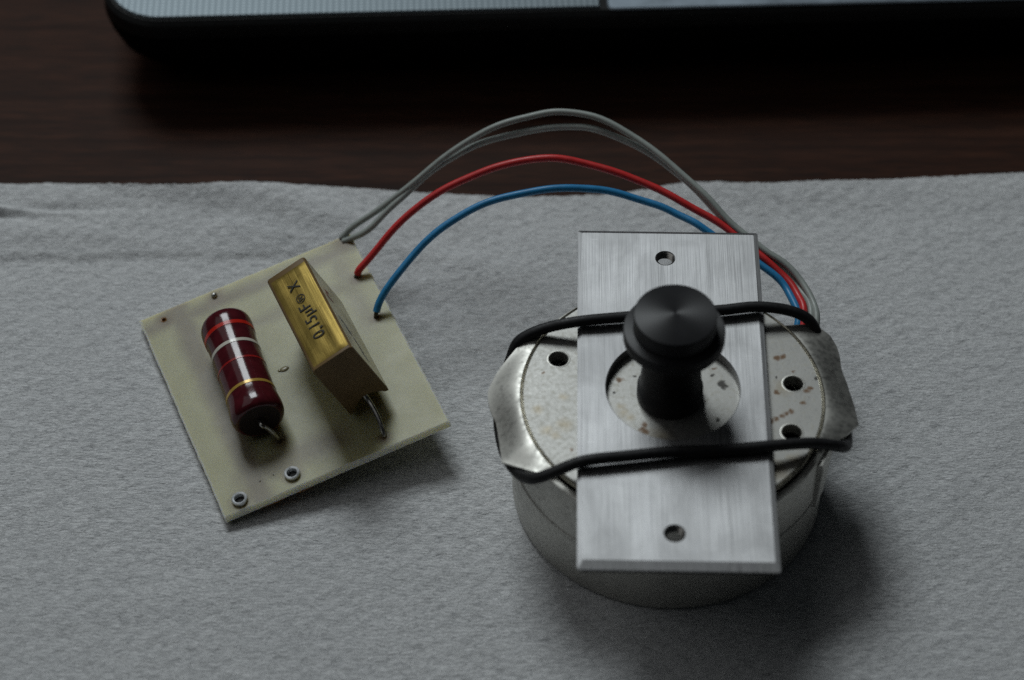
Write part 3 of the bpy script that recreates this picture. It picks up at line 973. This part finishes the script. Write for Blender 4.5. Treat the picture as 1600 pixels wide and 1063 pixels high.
# capacitor --------------------------------------------------------
Rc = Matrix(((0.8329108518851586, -0.3907748587340283, -0.39186033557039135),
             (0.3746156629241179, 0.9193149886545374, -0.12051164560751572),
             (0.4073360012371398, -0.04642156197833121, 0.9120978131097721)))
Cc = Vector((-3.039, -1.197, 1.445))
W2, L2, H2 = 0.746 / 2, 2.262 / 2, 1.394 / 2
loc_R = BRm.transposed() @ Rc
loc_T = BRm.transposed() @ (Cc - BC)
capM = Matrix.Translation(loc_T) @ loc_R.to_4x4()
arch = []
for k in range(13):
    f = k / 12
    arch.append((-W2 + 0.05 + (2 * W2 - 0.10) * f, -H2 + 0.015 + 0.20 * math.sin(PI * f) ** 0.8))
poly = [(W2, -H2), (W2, H2 - 0.05), (W2 - 0.018, H2 - 0.018), (W2 - 0.05, H2), (-W2 + 0.05, H2), (-W2 + 0.018, H2 - 0.018), (-W2, H2 - 0.05), (-W2, -H2)] + arch
cap_o = build('capacitor', [extrude_poly(poly, -L2, L2)], M['amber'], brd, label='gold and amber box capacitor leaning over', angle=50, xf=capM)
def bulge(x):
    return 0.017 * max(0.0, 1 - ((x - 0.01) / 0.335) ** 2)
# foil label on top: inset sheet with soft creased edges
NXf, NYf = 14, 40
vs, fs = [], []
for iy in range(NYf + 1):
    for ix in range(NXf + 1):
        x = -W2 + 0.055 + (2 * W2 - 0.085) * ix / NXf
        y = -L2 + 0.055 + (2 * L2 - 0.16) * iy / NYf
        z = H2 + 0.006 + 0.006 * math.sin(x * 21) * math.sin(y * 3.1 + x * 4) + 0.010 * math.exp(-((x - 0.20) / 0.02) ** 2) + 0.006 * math.exp(-((x - 0.27) / 0.018) ** 2)
        z += bulge(x)
        if ix in (0, NXf) or iy in (0, NYf):
            z = H2 + 0.0005
        vs.append((x, y, z))
for iy in range(NYf):
    for ix in range(NXf):
        k = iy * (NXf + 1) + ix
        fs.append((k, k + 1, k + NXf + 2, k + NXf + 1))
build('foil_label', [(vs, fs)], M['gold'], cap_o, xf=capM, angle=60)
# end cap sheet and side film
e = 0.004
arch_e = [(x * 0.97, z + 0.01) for x, z in arch]
build('side_film', [box(W2 + 0.0005, -L2 + 0.03, -H2 + 0.06, W2 + 0.006, L2 - 0.03, H2 - 0.07)], M['film'], cap_o, xf=capM)
# printing on the film
pr = []
for (y0, z0, y1, z1, wd) in ((0.30, 0.42, 0.52, 0.36, 0.035), (0.30, 0.42, 0.36, 0.20, 0.03), (0.52, 0.36, 0.56, 0.22, 0.03)):
    p, q2_ = Vector((0, y0, z0)), Vector((0, y1, z1))
    d = (q2_ - p).normalized()
    n_ = Vector((0, -d.z, d.y)) * wd
    pts = [p - n_, q2_ - n_, q2_ + n_, p + n_]
    pr.append(([(W2 + 0.0075, a_.y, a_.z) for a_ in pts] + [(W2 + 0.0055, a_.y, a_.z) for a_ in pts], [(0, 1, 2, 3), (4, 5, 6, 7), (0, 1, 5, 4), (1, 2, 6, 5), (2, 3, 7, 6), (3, 0, 4, 7)]))
M['red_ink'] = simple('faded_red_ink', (0.20, 0.045, 0.025), 0.4, var=0.3, vscale=14)
M['blue_ink'] = simple('faded_blue_ink', (0.030, 0.035, 0.065), 0.4, var=0.4, vscale=14)
build('print_mark', pr, M['red_ink'], cap_o, xf=capM, smooth=False, label='red printed mark')
pr = []
rs2 = np.random.RandomState(8)
for k in range(11):
    y0 = -0.42 - 0.04 * rs2.rand() - 0.065 * k + 0.30
    z0 = 0.30 - 0.045 * k + 0.12 * rs2.rand()
    pts = [(y0, z0), (y0 - 0.05 - 0.07 * rs2.rand(), z0 - 0.03), (y0 - 0.09 * rs2.rand() - 0.03, z0 - 0.10 - 0.09 * rs2.rand()), (y0 + 0.01, z0 - 0.07)]
    pr.append(([(W2 + 0.0075, a_[0], a_[1]) for a_ in pts] + [(W2 + 0.0055, a_[0], a_[1]) for a_ in pts], [(0, 1, 2, 3), (4, 5, 6, 7), (0, 1, 5, 4), (1, 2, 6, 5), (2, 3, 7, 6), (3, 0, 4, 7)]))
build('print_mark', pr, M['blue_ink'], cap_o, xf=capM, smooth=False, label='smeared dark blue printed marks')
# lettering
def text_mesh(body, size):
    cu = bpy.data.curves.new('lettering', 'FONT')
    cu.body = body
    cu.size = size
    cu.extrude = 0.0015
    cu.space_character = 1.05
    ob = bpy.data.objects.new('lettering', cu)
    COL.objects.link(ob)
    dg = bpy.context.evaluated_depsgraph_get()
    me = bpy.data.meshes.new_from_object(ob.evaluated_get(dg))
    bpy.data.objects.remove(ob, do_unlink=True)
    return me
def place_text(body, size, x_base, y_start, y_end):
    """runs along +y of the capacitor top, letter tops towards -x."""
    me = text_mesh(body, size)
    P = np.array([v_.co[:] for v_ in me.vertices])
    x0, x1 = P[:, 0].min(), P[:, 0].max()
    s = (y_end - y_start) / (x1 - x0)
    for v_ in me.vertices:
        lx, ly, lz = v_.co
        p = Vector((x_base - ly, y_start + (lx - x0) * s, H2 + 0.0205 + bulge(x_base - ly) + lz))
        v_.co = (capM @ p) * U
    o = mesh_obj('lettering', me, M['black_ink'], cap_o, smooth=False)
    return o
y_of = lambda f: -L2 + f * 2 * L2
place_text('0,15µF', 0.30, 0.105, y_of(0.225), y_of(0.575))
place_text('®', 0.22, 0.09, y_of(0.605), y_of(0.685))
place_text('X', 0.29, 0.10, y_of(0.745), y_of(0.825))
lp = [Vector((0.86, -1.38, 0.50)), Vector((0.90, -1.50, 0.36)), Vector((0.925, -1.66, 0.29)), Vector((0.935, -1.86, 0.20)), Vector((0.925, -2.02, 0.11)), Vector((0.915, -2.09, 0.01)), Vector((0.915, -2.10, -0.22))]
build('lead', [tube(smooth_pts(catmull(lp, 6), 2), 0.042, 10)], M['lead'], cap_o)
lp = [Vector((0.60, 0.70, 0.30)), Vector((0.62, 0.78, 0.18)), Vector((0.62, 0.80, 0.0)), Vector((0.62, 0.80, -0.22))]
build('lead', [tube(smooth_pts(catmull(lp, 6), 2), 0.042, 10)], M['lead'], cap_o)
# solder underneath, and the amber rosin that shows below the front edge
for (sx, sy) in ((-0.668, -1.335), (-0.675, 1.33), (0.915, -2.10), (0.62, 0.80), (1.788, 2.279), (1.709, 1.336), (1.69, 0.324)):
    build('solder_joint', [lathe([(0.13, -bt - 0.002), (0.11, -bt - 0.03), (0.06, -bt - 0.07), (0.04, -bt - 0.11), (0, -bt - 0.12)], 16, (sx, sy, 0))], M['solder'], brd)
build('rosin_drip', [blob((-1.12, -2.20, -bt - 0.03), 0.34, 0.13, 0.05), blob((-0.62, -2.22, -bt - 0.03), 0.22, 0.11, 0.06)], M['rosin'], brd)

# ------------------------------------------------------------------ wires
def entry(x, y, dz=0.0):
    return tuple(BC + BRm @ Vector((x, y, dz)))
GA = [(-2.989, 1.724, 0.74), (-2.816, 1.813, 0.9), (-2.339, 1.939, 1.2), (-1.776, 2.166, 1.6), (-1.106, 2.463, 2.05), (-0.441, 2.686, 2.4), (0.22, 2.841, 2.6), (0.77, 2.846, 2.7),
      (1.427, 2.7, 2.7), (2.077, 2.359, 2.6), (2.72, 1.843, 2.4), (3.247, 1.318, 2.2), (3.718, 0.831, 2.0), (4.185, 0.406, 1.85), (4.549, 0.145, 1.75), (4.868, -0.246, 1.65)]
GB = [(-2.94, 1.646, 0.74), (-2.557, 1.621, 1.0), (-2.111, 1.917, 1.3), (-1.665, 2.197, 1.6), (-1.11, 2.492, 1.9), (-0.442, 2.625, 2.2), (0.331, 2.718, 2.4), (0.991, 2.707, 2.5),
      (1.538, 2.562, 2.5), (2.191, 2.253, 2.4), (2.833, 1.78, 2.25), (3.255, 1.343, 2.1), (3.675, 0.9, 1.9), (4.111, 0.474, 1.75), (4.454, 0.197, 1.65), (4.757, -0.151, 1.55)]
RD = [(-2.660, 0.815, 0.80), (-2.607, 0.84, 0.9), (-2.195, 1.14, 1.3), (-1.641, 1.449, 1.75), (-0.982, 1.7, 2.1), (-0.327, 1.832, 2.35), (0.435, 1.88, 2.5), (1.086, 1.832, 2.5),
      (1.736, 1.687, 2.4), (2.385, 1.468, 2.25), (3.027, 1.128, 2.1), (3.561, 0.851, 1.95), (4.185, 0.294, 1.75), (4.523, -0.025, 1.65)]
BL = [(-2.295, -0.12, 0.84), (-2.253, -0.032, 0.95), (-2.033, 0.206, 1.25), (-1.622, 0.589, 1.6), (-1.081, 0.931, 1.9), (-0.432, 1.169, 2.15), (0.324, 1.309, 2.3), (1.082, 1.386, 2.3),
      (1.734, 1.395, 2.2), (2.382, 1.22, 2.1), (2.811, 1.029, 2.0), (3.181, 0.805, 1.95), (3.711, 0.5, 1.8), (4.178, 0.149, 1.7), (4.506, -0.169, 1.6)]
TAILS = {'ga': [(5.00, -0.66, 1.62), (5.02, -1.03, 1.6), (4.86, -1.42, 1.45), (4.60, -1.70, 1.25), (4.46, -1.80, 1.1)],
         'gb': [(4.90, -0.56, 1.58), (4.93, -0.98, 1.55), (4.78, -1.36, 1.38), (4.56, -1.62, 1.15), (4.42, -1.72, 1.0)],
         'rd': [(4.73, -0.36, 1.60), (4.82, -0.72, 1.60), (4.80, -1.06, 1.55), (4.62, -1.38, 1.35), (4.45, -1.54, 1.15), (4.36, -1.60, 1.0)],
         'bl': [(4.66, -0.50, 1.58), (4.73, -0.86, 1.55), (4.66, -1.16, 1.45), (4.46, -1.38, 1.2), (4.30, -1.48, 1.0)]}
def wire(label, pts, tail, r, mat, hole):
    P = smooth_pts(catmull(pts + tail, 8), 6)
    rw = np.random.RandomState(len(label) * 7 + len(pts))
    ph1, ph2, ph3 = rw.rand(3) * 6.28
    nP = len(P)
    P = [p + Vector((0.010 * math.sin(k * 0.21 + ph1) + 0.006 * math.sin(k * 0.47 + ph2), 0.012 * math.sin(k * 0.17 + ph3), 0.012 * math.sin(k * 0.26 + ph2) + 0.006 * math.sin(k * 0.55 + ph1))) * min(1, k / 10.0) for k, p in enumerate(P)]
    o = build('wire', [tube(P, r, 12)], mat)
    tag(o, label, 'wire')
    e0 = Vector(entry(*hole, 0.0))
    e1 = Vector(entry(*hole, -0.24))
    d = (P[0] - P[3]).normalized()
    sp = [P[2], P[0], P[0] + d * 0.03, e0 + (P[0] - e0) * 0.35, e0, e1]
    build('bare_end', [tube(catmull(sp, 4), r * 0.58, 8)], M['strand'], o)
    return o
wire('grey wire arching highest, rising from the board corner to the motor', GA, TAILS['ga'], 0.056, M['grey_wire'], (1.788, 2.279))
wire('grey wire running just under the highest grey one', GB, TAILS['gb'], 0.056, M['grey_wire'], (1.801, 2.186))
wire('red wire arching from the board edge to the motor', RD, TAILS['rd'], 0.064, M['red_wire'], (1.709, 1.336))
wire('blue wire arching lowest, from the board edge to the motor', BL, TAILS['bl'], 0.064, M['blue_wire'], (1.69, 0.324))
